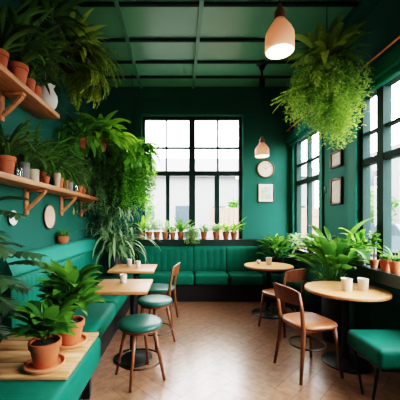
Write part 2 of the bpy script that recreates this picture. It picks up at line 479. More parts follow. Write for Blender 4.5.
# ---- left banquette
t = thing('banquette', 'long emerald channel-tufted bench along the left wall under the shelves', 'bench', (0, 0, 0))
mb = MB(); mb.box(XL+.02, -.83, 2.45, 5.36, 0, .28); mb.build('plinth', M['plinth'], t)
cuts = [2.44, 3.42, 4.40, 5.37]
for a, b in zip(cuts[:-1], cuts[1:]):
    mb = MB(); mb.rbox(XL+.20, -.76, a+.004, b-.004, .28, .47, .055, 4); mb.build('seat_cushion', M['velvet'], t)
    mb = channel(b-a-.01, .50, .10, 12, .007, lean=.03)
    o = mb.build('back_cushion', M['velvet'], t, 50); o.rotation_euler = (0, 0, radians(90)); o.location = (XL+.12, a+.005, .45)
mb = MB()
vs = []; fs = []
prof = [(XL+.20, .945), (XL+.225, .965), (XL+.225, .985), (XL+.17, 1.115), (XL+.145, 1.135), (XL+.01, 1.135), (XL+.01, .45), (XL+.115, .45), (XL+.13, .945)]
for y in (2.44, 5.37):
    vs += [(x, y, z) for x, z in prof]
P = len(prof)
for q in range(P): fs.append((q, (q+1) % P, P+(q+1) % P, P+q))
fs += [tuple(reversed(range(P))), tuple(P+q for q in range(P))]
mb.add(vs, fs, 0, False); mb.build('top_rail', M['velvetcap'], t)

# ---- low upholstered end seat, front left
t = thing('bench_seat', 'green upholstered bench end in the left corner carrying a wooden board', 'bench', (0, 0, 0))
mb = MB(); mb.rbox(XL+.02, -.665, .9, 2.425, .24, .478, .05, 4); mb.build('seat_cushion', M['velvet'], t)
mb = MB(); mb.box(XL+.06, -.80, .95, 2.36, .0, .24); mb.build('plinth', M['plinth'], t)
for y in (1.0, 2.33):
    mb = MB(); mb.rbox(-.79, -.73, y-.03, y+.03, 0, .25, .006, 2); mb.build('leg', M['black'], t)
mb = MB()
for i in range(4):
    y0 = 1.72+i*.1725
    mb.rbox(XL+.03, -.685, y0+.0012, y0+.1713, .4785, .503, .004, 1)
o = mb.build('wooden_board', M['board']); tag(o, 'wooden plank board lying on the green bench end under two potted plants', 'board')

# ---- right banquette (narrow) and its backrest
t = thing('banquette', 'dark green bench along the right wall below the far window', 'bench', (0, 0, 0))
mb = MB(); mb.box(1.80, XR-.02, 3.86, 4.93, 0, .28); mb.build('plinth', M['plinth'], t)
mb = MB(); mb.rbox(1.74, XR-.09, 3.84, 4.95, .28, .47, .045, 3); mb.build('seat_cushion', M['velvetdark'], t)
mb = channel(2.7, .80, .06, 10, .008, lean=0)
o = mb.build('back_cushion', M['velvetdark'], t, 50); o.rotation_euler = (0, 0, radians(-90)); o.location = (XR-.012, 5.30, .0)

# ---- green ottoman right front
t = thing('ottoman', 'emerald upholstered bench stool with thin black legs by the right window', 'stool', (1.80, 2.36, 0))
mb = MB(); mb.rbox(-.30, .31, -.225, .225, .315, .47, .04, 4); mb.build('seat', M['velvet'], t)
mb = MB(); mb.box(-.26, .27, -.19, .19, .295, .318); mb.build('seat_frame', M['black'], t)
for sx in (-.25, .26):
    for sy in (-.13, .17):
        mb = MB(); mb.tube([(sx, sy, .30), (sx+(-.03 if sx < 0 else .02), sy-.16 if sy > 0 else sy+.02, 0)], [.012, .009], 8); mb.build('leg', M['black'], t)

# ================================================================== STOOLS, CHAIRS, TABLES
def leg_obj(p0, p1, r0, r1, m, t, name='leg', mid=None):
    mb = MB(); pts = [p0, p1] if mid is None else [p0, mid, p1]
    rr = [r0, r1] if mid is None else [r0, (r0+r1)/2, r1]
    mb.tube(pts, rr, 10); return mb.build(name, m, t)
def ring(mb, r, z, rad, n=28, sx=1, sy=1):
    mb.tube([(r*cos(2*pi*i/n)*sx, r*sin(2*pi*i/n)*sy, z) for i in range(n)], rad, 8, closed=True)

def make_stool(label):
    t = thing('stool', label, 'stool', group='green topped stools at the left tables')
    mb = MB(); mb.lathe([(.0, .475), (.185, .475), (.203, .485), (.208, .50), (.205, .512), (.19, .524), (.15, .531), (.08, .534), (0, .535)], 36); se = mb.build('seat', M['vinyl'], t, 60)
    mb = MB(); mb.lathe([(.0, .452), (.175, .452), (.178, .475), (0, .475)], 32); mb.build('seat_rim', M['leg'], se, 40)
    for a in (radians(78), radians(168), radians(258), radians(348)):
        leg_obj((.135*cos(a), .135*sin(a), .455), (.235*cos(a),   .235*sin(a), 0), .020, .013, M['leg'], t)
    mb = MB(); ring(mb, .198, .17, .008); mb.build('footring', M['ironring'], t)
    return t
st = make_stool('round green stool with splayed wooden legs, nearest of the stools at the left tables')
st.location = (-.37, 2.63, 0)
dup(st, (-.295, 3.36, 0), radians(20), 'round green backless stool standing between the nearest stool and the wooden-backed chair')

def make_chair(label, seatmat, loc, rz):
    """café chair facing +x"""
    t = thing('cafe_chair', label, 'chair', loc, rz)
    mb = MB()
    # rounded-square padded seat
    n = 40; sup = 3.2
    def sq(r, a, wx=1, wy=1):
        c, s = cos(a), sin(a); return (r*wx*math.copysign(abs(c)**(2/sup), c), r*wy*math.copysign(abs(s)**(2/sup), s))
    prof = [(0, .452), (.19, .452), (.212, .46), (.218, .474), (.212, .488), (.19, .495), (.1, .492), (0, .488)]
    vs = []; fs = []
    for r, z in prof:
        for i in range(n):
            x, y = sq(r, 2*pi*i/n); f = 1 + .06*(x/.2)
            vs.append((x+.01, y*f, z))
    for j in range(len(prof)-1):
        for i in range(n): fs.append((j*n+i, j*n+(i+1) % n, (j+1)*n+(i+1) % n, (j+1)*n+i))
    mb.add(vs, fs, 0, True); mb.build('seat', seatmat, t, 60)
    mb = MB(); mb.rbox(-.17, .18, -.17, .17, .425, .455, .012, 2); mb.build('seat_frame', M['leg'], t)
    for sy in (-1, 1):
        leg_obj((.165, sy*.165, .45), (.215, sy*.205, 0), .021, .014, M['leg'], t)
        mb = MB(); mb.tube([(-.225, sy*.20, 0), (-.19, sy*.178, .25), (-.175, sy*.17, .45), (-.195, sy*.178, .62), (-.235, sy*.185, .80)], [.014, .019, .021, .018, .014], 10)
        mb.build('leg', M['leg'], t)
    # curved backrest panel
    mb = MB(); N = 12; vs = []; fs = []
    for i in range(N+1):
        u = -1+2*i/N; y = u*.195; bow = -.045*(1-u*u)
        h = .028*(1-abs(u)**3)
        for zz, xx in ((.69-h*.2, -.214), (.812+h, -.242)):
            vs += [(xx+bow+.009, y, zz), (xx+bow-.009, y, zz)]
    for i in range(N):
        a = i*4; b_ = a+4
        fs += [(a, b_, b_+2, a+2), (a+1, a+3, b_+3, b_+1), (a+2, b_+2, b_+3, a+3), (a, a+1, b_+1, b_)]
    fs += [(0, 2, 3, 1), (N*4, N*4+1, N*4+3, N*4+2)]
    mb.add(vs, fs, 0, True); mb.build('backrest', M['leg'], t, 40)
    mb = MB(); ring(mb, .165, .26, .009, 32, 1.02, .98); mb.build('stretcher_ring', M['ironring'], t)
    return t
ch = make_chair('wooden cafe chair with tan leather seat standing nearest, at the front round table', M['leather'], (1.23, 2.76, 0), radians(15))
ch['group'] = 'tan leather cafe chairs at the round tables'
dup(ch, (1.36, 3.80, 0), radians(118), 'wooden cafe chair with its back to the viewer, at the far round table', 'tan leather cafe chairs at the round tables')
make_chair('wooden backed chair with green seat facing the second square table', M['vinyl'], (-.29, 4.10, 0), radians(170))

def pedestal(t, x=0, y=0, top=.715, r=.22):
    mb = MB(); mb.lathe([(0, 0), (r, 0), (r, .012), (r*.96, .02), (r*.4, .028), (.045, .05), (0, .05)], 36, (x, y, 0)); mb.build('base', M['black'], t, 40)
    mb = MB(); mb.lathe([(.034, .03), (.034, top-.012)], 20, (x, y, 0), caps=True)
    mb.lathe([(.12, top-.012), (.12, top)], 20, (x, y, 0), caps=True, smooth=False); mb.build('stem', M['black'], t, 40)
def edged(o):
    for p in o.data.polygons:
        if abs(p.normal.z) < .75 or p.normal.z < -.5: p.material_index = 1
def square_table(label, x0, x1, y0, y1, bx_=0, by_=0, r=.24):
    cx, cy = (x0+x1)/2, (y0+y1)/2
    t = thing('cafe_table', label, 'table', (cx, cy, 0), 0, 'square wooden cafe tables on the left')
    mb = MB(); mb.rbox(x0-cx, x1-cx, y0-cy, y1-cy, .718, .75, .006, 2); edged(mb.build('tabletop', [M['table'], M['edge']], t))
    pedestal(t, bx_, by_, .718, r)
square_table('square pale wood cafe table holding one cup, nearer of the two square tables', -.90, -.32, 2.78, 3.38, .12, -.09, .2)
square_table('square pale wood cafe table holding two cups, farther of the two square tables', -1.00, -.36, 3.90, 4.52, .03, -.05, .165)
def round_table(label, x, y, r, base=.22):
    t = thing('round_table', label, 'table', (x, y, 0), 0, 'round wooden cafe tables on the right')
    mb = MB(); mb.lathe([(0, .718), (r-.012, .718), (r, .728), (r, .742), (r-.006, .75), (0, .75)], 56); edged(mb.build('tabletop', [M['table'], M['edge']], t, 40))
    pedestal(t, 0, 0, .718, base)
round_table('round pale wood cafe table with two cups beside the ottoman, nearest on the right', 1.685, 2.90, .385)
round_table('round pale wood cafe table in front of the back banquette at the far right', 1.37, 4.42, .37, .25)

# cups
def make_cup(label, loc, s=1):
    t = thing('cup', label, 'cup', loc, 0)
    t.scale = (s, s, s)
    mb = MB(); n = 36
    prof = [(0, 0), (.030, 0), (.033, .004), (.0385, .09), (.040, .092), (.0395, .094), (.037, .092), (.033, .012), (0, .010)]
    vs = []; fs = []
    for r, z in prof:
        for i in range(n):
            rr = r*(1+(.03 if i % 2 else 0)*(1 if .003 < z < .088 and r > .032 else 0))
            vs.append((rr*cos(2*pi*i/n), rr*sin(2*pi*i/n), z))
    for j in range(len(prof)-1):
        for i in range(n): fs.append((j*n+i, j*n+(i+1) % n, (j+1)*n+(i+1) % n, (j+1)*n+i))
    mb.add(vs, fs, 0, True); cb = mb.build('cup_body', M['cup'], t, 50)
    mb = MB(); mb.lathe([(0, .074), (.036, .074)], 24); mb.build('drink', M['coffee'], cb)
    return t
cg = 'ribbed pale cups on the tables'
cup = make_cup('pale ribbed cup alone on the nearer square table', (-.63, 3.18, .75)); cup['group'] = cg
for loc, s, l in [((-.775, 4.36, .75), 1.1, 'pale cup on the farther square table, the one nearer the left bench'),
               ((-.62, 4.22, .75), 1, 'pale cup on the farther square table, the one nearer the middle of the top'),
               ((1.39, 4.46, .75), 1.2, 'pale cup on the round table at the far right'),
               ((1.65, 2.82,   .75), 1.3, 'pale cup on the nearest round table, the one nearer its centre'),
               ((1.825, 2.84, .75), 1.25, 'pale cup on the nearest round table, the one nearer the window wall')]:
    c = dup(cup, loc, random.uniform(0, 3), l, cg); c.scale = (s, s, s)
t = thing('creamer', 'tiny white creamer jug left of the cup on the far right round table', 'jug', (1.26, 4.56, .75))
mb = MB(); mb.lathe([(0, 0), (.022, 0), (.028, .02), (.024, .042), (.029, .058), (.026, .056), (.02, .04), (0, .01)], 20); mb.build('jug_body', M['white'], t)
mb = MB(); mb.tube([(-.024, 0, .046), (-.046, 0, .04), (-.045, 0, .02), (-.026, 0, .014)], .004, 8); mb.build('handle', M['white'], t)

# ================================================================== SHELVES
def shelf(label, y0, y1, z, brs, bh):
    t = thing('wall_shelf', label, 'shelf', (0, 0, 0), 0, 'wooden wall shelves')
    mb = MB(); mb.rbox(XL+.002, XL+.27, y0, y1, z-.05, z, .006, 2); mb.build('shelf_board', M['shelf'], t)
    for y in brs:
        mb = MB(); w = .026
        mb.rbox(XL+.002, XL+.034, y-w, y+w, z-.05-bh, z-.05, .004, 1)
        mb.rbox(XL+.034, XL+.23, y-w, y+w, z-.082, z-.051, .004, 1)
        # curved brace
        pts = []
        for i in range(9):
            u = i/8; pts.append((XL+.03+.185*u, y, z-.05-bh*.78+(bh*.78-.03)*(u**1.15)))
        vs = []; fs = []
        for (x, yy, zz) in pts:
            vs += [(x, y-w*.8, zz-.018), (x, y+w*.8, zz-.018), (x, y+w*.8, zz+.018), (x, y-w*.8, zz+.018)]
        for i in range(8):
            for q in range(4): fs.append((i*4+q, i*4+(q+1) % 4, i*4+4+(q+1) % 4, i*4+4+q))
        fs += [(3, 2, 1, 0), (32, 33, 34, 35)]
        mb.add(vs, fs, 0, False); mb.build('bracket', M['shelf'], t)
    return t
LS, US = 1.83, 2.67
shelf('long lower wooden wall shelf lined with many small pots', 1.2, 4.86, LS, (2.05, 3.05, 3.95, 4.75), .27)
shelf('upper wooden wall shelf ending in a white jug', 1.2, 3.30, US, (1.7, 2.62), .26)

# ================================================================== POTS AND PLANTS
AVOID = [(-1.61, -1.355, 3.04, 3.30, US-.01, US+.31),                                              # jug
         (XL, XL+.30, 1.0, 4.90, LS-.09, LS+.012), (XL, XL+.30, 1.0, 3.34, US-.09, US+.012),       # shelf boards
         (XL, -.70, 2.40, 5.45, .0, .54), (XL, XL+.26, 2.40, 5.45, .4, 1.16),                            # left bench
         (-.80, 2.15, 4.93, 5.40, .0, .54), (-.80, 2.15, 5.22, 5.48, .4, 1.0), (XL, XR, 5.33, 5.5, .94, 1.10),   # back bench, sill
         (1.69, 2.15, 3.80, 5.0, .0, .51), (2.03, 2.15, 2.55, 5.35, .0, .84), (1.99, 2.15, -.1, 5.4, .78, .945),  # right bench, sill
         (1.26, 2.10, 2.48, 3.31, .69, .88), (.98, 1.76, 4.03, 4.81, .69, .86),                          # round tables
         (1.07, 1.62, 3.48, 4.10, .0, .88),                                                              # chair at the far table
         (-1.05, -.30, 3.84, 4.58, .69, .87), (-.95, -.26, 2.70, 3.44, .69, .87), (-.72, -.3, 2.4, 2.85, .4, .57)]
def pot_profile(r, h, kind):
    if kind == 'rim':
        return [(0, 0), (r*.66, 0), (r*.70, .004), (r*.90, h*.74), (r*.90, h*.75), (r, h*.755), (r*1.02, h*.99), (r*.99, h), (r*.90, h), (r*.88, h*.86), (0, h*.86)]
    if kind == 'cyl':
        return [(0, 0), (r*.88, 0), (r*.94, .004), (r, h*.98), (r*.97, h), (r*.9, h), (r*.88, h*.88), (0, h*.88)]
    if kind == 'bowl':
        return [(0, 0), (r*.55, 0), (r*.85, h*.25), (r, h*.6), (r*.96, h*.9), (r*.98, h), (r*.9, h), (r*.86, h*.86), (0, h*.86)]
    return [(0, 0), (r*.7, 0), (r, h), (r*.9, h), (r*.85, h*.86), (0, h*.86)]
def potted(name, label, loc, r, h, pmat, kind='rim', cat='potted plant', group=None, saucer=None):
    t = thing(name, label, cat, loc, 0, group)
    z = 0
    if saucer:
        mb = MB(); mb.lathe([(0, 0), (saucer*.85, 0), (saucer, .012), (saucer*1.0, .026), (saucer*.94, .028), (saucer*.88, .012), (0, .010)], 32); mb.build('saucer', M['saucer'], t, 50)
        z = .0125
    prof = pot_profile(r, h, kind)
    mb = MB(); mb.lathe([(a, b+z) for a, b in prof[:-1]], 28); po = mb.build('pot', M[pmat], t, 35)
    mb = MB(); mb.lathe([(0, h*.9+z), (r*.5, h*.89+z), (r*.89, h*.865+z)], 20); mb.build('soil', M['soil'], po)
    t['soil_z'] = h*.87+z
    return t
def foliage(t, mb, m, name='foliage', pad=.015, zmin=None, zmax=None):
    x, y, z = t.location
    lo = (XL+pad-x, YF-y, (zmin if zmin is not None else .02)-z); hi = (XR-pad-x, YB-pad-y, (zmax if zmax else ZC-.02)-z)
    mb.clamp(lo, hi)
    mb.cull((x, y, z), AVOID)
    if 'soil_z' in t: del t['soil_z']
    return mb.build(name, m, t)
U = random.uniform
def broad(mb, z, n, L, Wd, el=(.5, 1.4), droop=(.8, 1.8), stem=.35, spread=.03, az=None, mi=0, fold=.3, seg=7):
    """leaves on thin petioles"""
    for i in range(n):
        a = (i*2.39996+U(-.3, .3)) if az is None else U(*az)
        e = U(*el); b = Vector((cos(a)*U(0, spread), sin(a)*U(0, spread), z)); l = L*U(.7, 1.15)
        s = l*stem*U(.6, 1.3); q = b + Vector((cos(a)*cos(e), sin(a)*cos(e), sin(e)))*s
        if stem > .05: mb.tube([b, (b+q)/2, q], .0035, 5, mi)
        mb.curve_leaf(q, a, e-.1, l, Wd*U(.8, 1.15), U(*droop), seg, fold, mi, .8, U(-.3, .3))
def leafy(mb, z, n, H, R, L, Wd, low=.2):
    """leaves set all along upright stems, the lower ones nearly level"""
    for k_ in range(5):
        a = k_*1.26; mb.tube([(0, 0, z), (cos(a)*R*.5, sin(a)*R*.5, z+H*.6), (cos(a)*R*.8, sin(a)*R*.8, z+H*.9)], .004, 5)
    for i in range(n):
        a = i*2.39996+U(-.4, .4); t_ = U(low, 1); rr = R*U(.1, .8)
        mb.curve_leaf((cos(a)*rr, sin(a)*rr, z+H*t_*U(.8, 1)), a, U(.15, .6)+.75*t_, L*U(.7, 1.15), Wd*U(.8, 1.15), U(.5, 1.4), 7, .3, 0, .85, U(-.4, .4))
def strappy(mb, z, n, L, Wd, el=(.5, 1.45), droop=(1.0, 2.4), spread=.02, az=None, fold=.35, mi=0, seg=8):
    for i in range(n):
        a = (i*2.39996+U(-.35, .35)) if az is None else U(*az)
        mb.curve_leaf((cos(a)*U(0, spread), sin(a)*U(0, spread), z), a, U(*el), L*U(.65, 1.15), Wd*U(.8, 1.2), U(*droop), seg, fold, mi, .55)
def ferny(mb, z, n, L, Wd, el=(.3, 1.3), droop=(1.4, 2.8), pairs=16, lw=.022, spread=.03, az=None, sag=.25):
    for i in range(n):
        a = (i*2.39996+U(-.35, .35)) if az is None else U(*az)
        mb.frond((cos(a)*U(0, spread), sin(a)*U(0, spread), z), a, U(*el), L*U(.65, 1.15), Wd*U(.8, 1.15), U(*droop), pairs, lw, 0, .2, sag)
def trailing(mb, z, n, r, drop, out, lw=.02, ll=.035, az=None, seg=26, wob=.02):
    for i in range(n):
        a = U(0, 2*pi) if az is None else U(*az)
        mb.string((cos(a)*r*U(.2, 1), sin(a)*r*U(.2, 1), z), a, out*U(.3, 1.1), drop*U(.45, 1.1), seg, lw, ll, 0, wob)
def herb(mb, z, n, H, R, ll=.03, lw=.018, dens=10):
    for i in range(n):
        a = U(0, 2*pi); rr = R*sqrt(U(0, 1)); h = H*U(.55, 1.1)
        p0 = Vector((cos(a)*rr*.35, sin(a)*rr*.35, z)); p1 = Vector((cos(a)*rr, sin(a)*rr, z+h))
        mb.add([p0-Vector((.001,0,0)), p0+Vector((.001,0,0)), p1+Vector((.001,0,0)), p1-Vector((.001,0,0))], [(0,1,2,3)])
        for k_ in range(dens):
            t_ = U(.25, 1); p = p0.lerp(p1, t_)
            mb.curve_leaf(p, U(0, 2*pi), U(-.2, 1.0), ll*U(.7, 1.3), lw*U(.8, 1.2), .6, 2, .2)

# ---------- the two plants on the wooden board
BZ = .5035
t = potted('potted_plant', 'lush broad-leaved plant in a terracotta pot, front one on the wooden board', (-.875, 1.85, BZ), .100, .155, 'terra', saucer=.125, group='terracotta potted plants on the wooden board')
mb = MB(); leafy(mb, .14, 70, .17, .09, .21, .076, .3)
foliage(t, mb, M['lf_mid'], zmin=.51)
t = potted('potted_plant', 'tall bushy broad-leaved plant in a terracotta pot, rear one on the wooden board', (-.845, 2.19, BZ), .108, .165, 'terra', saucer=.128, group='terracotta potted plants on the wooden board')
mb = MB(); leafy(mb, .15, 120, .36, .16, .225, .08, .3)
foliage(t, mb, M['lf_mid'], zmin=.51)

# ---------- split-leaf plant at the left edge
t = potted('monstera_plant', 'large split-leaf plant with grey-green leaves at the left edge behind the board plants', (-1.50, 2.17, BZ), .12, .19, 'darkpot')
mb = MB()
def monstera_leaf(mb, base, az, el, L, W_, droop):
    p = Vector(base); e = el; side0 = Vector((-sin(az), cos(az), 0)); n = 7; pts = [p.copy()]; dirs = []
    for i in range(n):
        d = Vector((cos(az)*cos(e), sin(az)*cos(e), sin(e))); p = p+d*L/n; pts.append(p.copy()); dirs.append(d); e -= droop/n
    for i in range(n):
        tt = (i+.3)/n; ww = W_*.5*(sin(pi*(.12+tt*.8))**.6)
        for sgn in (-1, 1):
            dd = (side0*sgn + dirs[i]*.55 + Vector((0,0,-.25))).normalized()
            a = pts[i]; b = pts[i+1]; q = a+dd*ww; q2 = a.lerp(b, .9)+dd*ww*.97; tip = (q+q2)/2+dd*ww*.16+dirs[i]*.01
            m1 = a+dd*ww*.55; m2 = a.lerp(b, .98)+dd*ww*.5
            m1b = a+dd*ww*.8; m2b = a.lerp(b, .86)+dd*ww*.8
            mb.add([a, m1, m1b, tip, m2b, m2, b], [(0,1,5,6), (1,2,4,5), (2,3,4)])
    d = dirs[-1]
    mb.add([pts[-1]-side0*W_*.12, pts[-1]+d*L*.14, pts[-1]+side0*W_*.12], [(0,1,2)])
for (dx, dy, dz, az, el, L, W_, dr) in [(.04, 0, 1.00, -.2, .3, .30, .28, .9), (.0, .1, 1.10, .3, .5, .26, .26, .9), (.05, -.12, .90, -.6, .15, .27, .27, 1.0), (.02, -.05, .80, -.2, .0, .28, .28, .9),
        (.10, .0, .66, .0, .40, .36, .32, .8), (.07, -.12, .55, -.4, .25, .32, .30, .9), (.12, .1, .60, .3, .3, .30, .28, .8), (.04, -.10, .42, -.3, .05, .32, .30, .8), (.0, -.3, .62, -.9, .2, .30, .28, .9),
        (.02, .05, .48, .1, .1, .30, .28, .8), (.0, -.25, .36, -.5, .0, .30, .28, .8), (-.02, .1, .75, .9, .3, .26, .25, .9), (.0, -.2, 1.0, -1.2, .4, .26, .25, 1.0), (.06, -.2, .26, -.2, -.1, .28, .26, .6), (.05, .0, .30, .2, 0, .28, .26, .6)]:
    b = Vector((0, 0, .17)); q = Vector((dx, dy, dz))
    mb.tube([b, b.lerp(q, .5)+Vector((-.05, 0, .03)), q], .005, 6)
    monstera_leaf(mb, q, az, el, L, W_, dr)
foliage(t, mb, M['lf_monstera'], zmin=.6)

# ---------- plant on the bench's top rail
t = potted('succulent_pot', 'small spiky succulent in a round brown clay bowl on the left bench rail', (-1.575, 3.82, 1.1355), .085, .10, 'terra2', 'bowl')
mb = MB(); strappy(mb, .085, 36, .15, .022, (.3, 1.5), (.2, 1.0), .03)
foliage(t, mb, M['lf_mid'])

# ---------- lower shelf, front to back
gl = 'small pots along the lower shelf'
def pot_row(name, label, x, d, r, h, pm, kind, fn, lf, z=LS, cat='potted plant', group=gl):
    t = potted(name, label, (x, d, z+.0005), r, h, M_key(pm), kind, cat, group)
    if fn:
        mb = MB(); fn(mb, h*.87); foliage(t, mb, M[lf], zmax=US-.06 if z == LS and d < 3.75 else None)
    return t
def M_key(k_): return k_
SX = -1.525
pot_row('potted_plant', 'grassy plant in the largest terracotta pot at the near end of the lower shelf', SX, 2.50, .078, .175, 'terra', 'rim', lambda m, z: (strappy(m, z, 90, .46, .018, (.5, 1.5), (.9, 2.2)), broad(m, z, 16, .26, .045, (.6, 1.4), (.8, 1.6), .6)), 'lf_shelf')
t = thing('glass_jar', 'narrow clear glass jar beside the largest terracotta pot on the lower shelf', 'jar', (SX+.02, 2.67, LS+.0005), group='glass jars on the lower shelf')
mb = MB(); mb.lathe([(0, 0), (.026, 0), (.028, .004), (.028, .10), (.022, .115), (.024, .125), (.02, .124), (.02, .11), (.025, .1), (.025, .008), (0, .006)], 20); mb.build('jar_body', M['jar'], t)
pot_row('potted_plant', 'strappy plant in a tall grey pot on the lower shelf', SX, 2.80, .046, .185, 'grey', 'cyl', lambda m, z: strappy(m, z, 50, .48, .03, (.5, 1.5), (1.0, 2.2)), 'lf_shelf')
pot_row('potted_plant', 'dark leafy plant in a cream pot on the lower shelf', SX, 2.97, .055, .145, 'cream', 'cyl', lambda m, z: broad(m, z, 34, .32, .05, (.4, 1.5), (.8, 1.8), .6), 'lf_shelf')
pot_row('terracotta_pot', 'smallest terracotta pot, set at the front edge between two cream pots', SX+.055, 3.13, .038, .095, 'terra', 'rim', lambda m, z: herb(m, z, 8, .08, .04), 'lf_mid')
pot_row('potted_plant', 'arching strappy plant in a terracotta pot behind the tall cream pot', SX-.045, 3.28, .062, .17, 'terra', 'rim', lambda m, z: strappy(m, z, 64, .66, .036, (.5, 1.5), (1.2, 2.4)), 'lf_mid')
pot_row('cream_pot', 'tall cream pot with sparse sprigs standing at the shelf front', SX+.04, 3.44, .044, .18, 'cream', 'rim', lambda m, z: strappy(m, z, 18, .42, .028, (.6, 1.4), (1.0, 2.0)), 'lf_grey')
pot_row('potted_plant', 'terracotta pot with arching leaves just past the tall cream pot', SX, 3.60, .052, .15, 'terra', 'rim', lambda m, z: (strappy(m, z, 50, .60, .034, (.5, 1.5), (1.2, 2.3))), 'lf_shelf')
pot_row('potted_plant', 'terracotta pot with leafy herb next to the short grey pot', SX, 3.77, .047, .14, 'terra', 'rim', lambda m, z: herb(m, z, 44, .46, .2, .07, .03), 'lf_shelf')
pot_row('potted_plant', 'short grey pot with a fine green herb on the lower shelf', SX, 3.94, .043, .14, 'grey', 'cyl', lambda m, z: herb(m, z, 44, .36, .18, .06, .028), 'lf_mid')
t = thing('glass_jar', 'small clear glass jar between the short grey pot and the far terracotta pots', 'jar', (SX+.03, 4.11, LS+.0005), group='glass jars on the lower shelf')
mb = MB(); mb.lathe([(0, 0), (.030, 0), (.032, .004), (.032, .13), (.026, .15), (.029, .16), (.025, .16), (.023, .148), (.029, .13), (.029, .008), (0, .006)], 20); mb.build('jar_body', M['jar'], t)
pot_row('potted_plant', 'terracotta pot with fine feathery plant near the far end of the lower shelf', SX, 4.30, .055, .135, 'terra', 'rim', lambda m, z: herb(m, z, 56, .46, .22, .06, .022), 'lf_grey')
pot_row('potted_plant', 'slim terracotta pot second from the far end of the lower shelf', SX, 4.50, .042, .13, 'terra', 'rim', lambda m, z: herb(m, z, 40, .36, .18, .055, .024), 'lf_mid')
t = potted('trailing_plant', 'trailing fine-leaved plant spilling off the far end of the lower shelf', (SX+.03, 4.70, LS+.0005), .07, .13, 'terra2', 'rim', group=gl)
mb = MB(); trailing(mb, .13, 80, .06, .44, .24, .018, .045); herb(mb, .12, 60, .32, .24, .055, .02)
foliage(t, mb, M['lf_grey'])

# ---------- upper shelf
gu = 'terracotta pots along the upper shelf'
pot_row('potted_plant', 'terracotta pot with dark strappy leaves at the near end of the upper shelf', -1.50, 2.36, .075, .17, 'terra', 'rim', lambda m, z: strappy(m, z, 44, .62, .04, (.6, 1.5), (.9, 2.0)), 'lf_dark', US, group=gu)
pot_row('potted_plant', 'large terracotta pot with a dark palm-like plant on the upper shelf', -1.47, 2.59, .085, .18, 'terra', 'rim', lambda m, z: (strappy(m, z, 54, .72, .045, (.5, 1.5), (.8, 2.0)), ferny(m, z, 8, .6, .3, (.7, 1.4), (1.0, 1.8), 16, .02)), 'lf_dark', US, group=gu)
pot_row('terracotta_pot', 'small terracotta pot right beside the large palm pot on the upper shelf', -1.455, 2.765, .05, .135, 'terra', 'rim', lambda m, z: strappy(m, z, 20, .3, .025, (.7, 1.5), (.8, 1.6)), 'lf_dark', US, group=gu)
pot_row('terracotta_pot', 'small terracotta pot third along the upper shelf towards the white jug', -1.46, 2.90, .052, .13, 'terra', 'cyl', lambda m, z: strappy(m, z, 16, .26, .022, (.7, 1.5), (.8, 1.6)), 'lf_dark', US, group=gu)
pot_row('terracotta_pot', 'shadowed brown pot with leaves just left of the white jug', -1.565, 3.03, .05, .12, 'terra2', 'rim', lambda m, z: (strappy(m, z, 30, .40, .035, (.9, 1.5), (.6, 1.4))), 'lf_dark', US, group=gu)
t = thing('jug', 'round white ceramic jug at the end of the upper shelf', 'jug', (-1.475, 3.17, US+.0005))
mb = MB(); mb.lathe([(0, 0), (.055, 0), (.062, .006), (.095, .06), (.108, .115), (.10, .165), (.078, .205), (.062, .24), (.066, .28), (.06, .282), (.056, .245), (.06, .2), (0, .18)], 32); mb.build('jug_body', M['white'], t, 60)
mb = MB(); mb.tube([(.048, .008, .258), (.068, .012, .272), (.08, .014, .283)], [.02, .014, .006], 8); mb.build('spout', M['white'], t)
mb = MB(); mb.tube([(-.05, 0, .255), (-.10, 0, .25), (-.125, 0, .20), (-.10, 0, .15)], .008, 8); mb.build('handle', M['white'], t)

# ---------- hanging planters
def hanging(name, label, loc, r, h, pm, kind='bowl', cat='hanging plant', top=ZC, group=None):
    """pot base at loc, three cords up to a hook on the ceiling"""
    t = potted(name, label, loc, r, h, pm, kind, cat, group)
    zt = top-loc[2]
    mb = MB(); kz = min(h+.32, zt-.05)
    for i in range(3):
        a = i*2*pi/3+.4; mb.tube([(r*.97*cos(a), r*.97*sin(a), h*.95), (0, 0, kz)], .003, 6)
    mb.tube([(0, 0, kz), (0, 0, zt-.012)], .004, 6); mb.build('hanging_cord', M['rope'], t)
    mb = MB(); mb.lathe([(0, zt-.03), (.012, zt-.03), (.022, zt-.002), (0, zt-.0005)], 12); mb.build('ceiling_hook', M['black'], t)
    return t
# upper left big fern, near the end of the upper shelf
t = hanging('hanging_fern', 'big hanging plant with arching leaves above the white jug, upper left', (-1.34, 3.42, 3.24), .12, .17, 'darkpot')
mb = MB(); broad(mb, .16, 70, .46, .07, (.0, 1.5), (1.0, 2.1), .2, .06, seg=9); broad(mb, .16, 26, .46, .075, (.1, 1.3), (1.0, 1.9), .2, .06, az=(-1.2, 1.0), seg=9); ferny(mb, .14, 60, .66, .16, (-.2, .8), (1.6, 2.6), 28, .018, .06, az=(-.5, 1.8), sag=.35)
foliage(t, mb, M['lf_olive'])
t = hanging('hanging_palm', 'dark hanging palm beside the upper shelf at the top left corner of the room', (-1.38, 3.02, 3.40), .11, .15, 'darkpot')
mb = MB(); strappy(mb, .15, 60, .50, .04, (.1, 1.5), (.8, 2.2), .05, seg=9)
foliage(t, mb, M['lf_dark'])
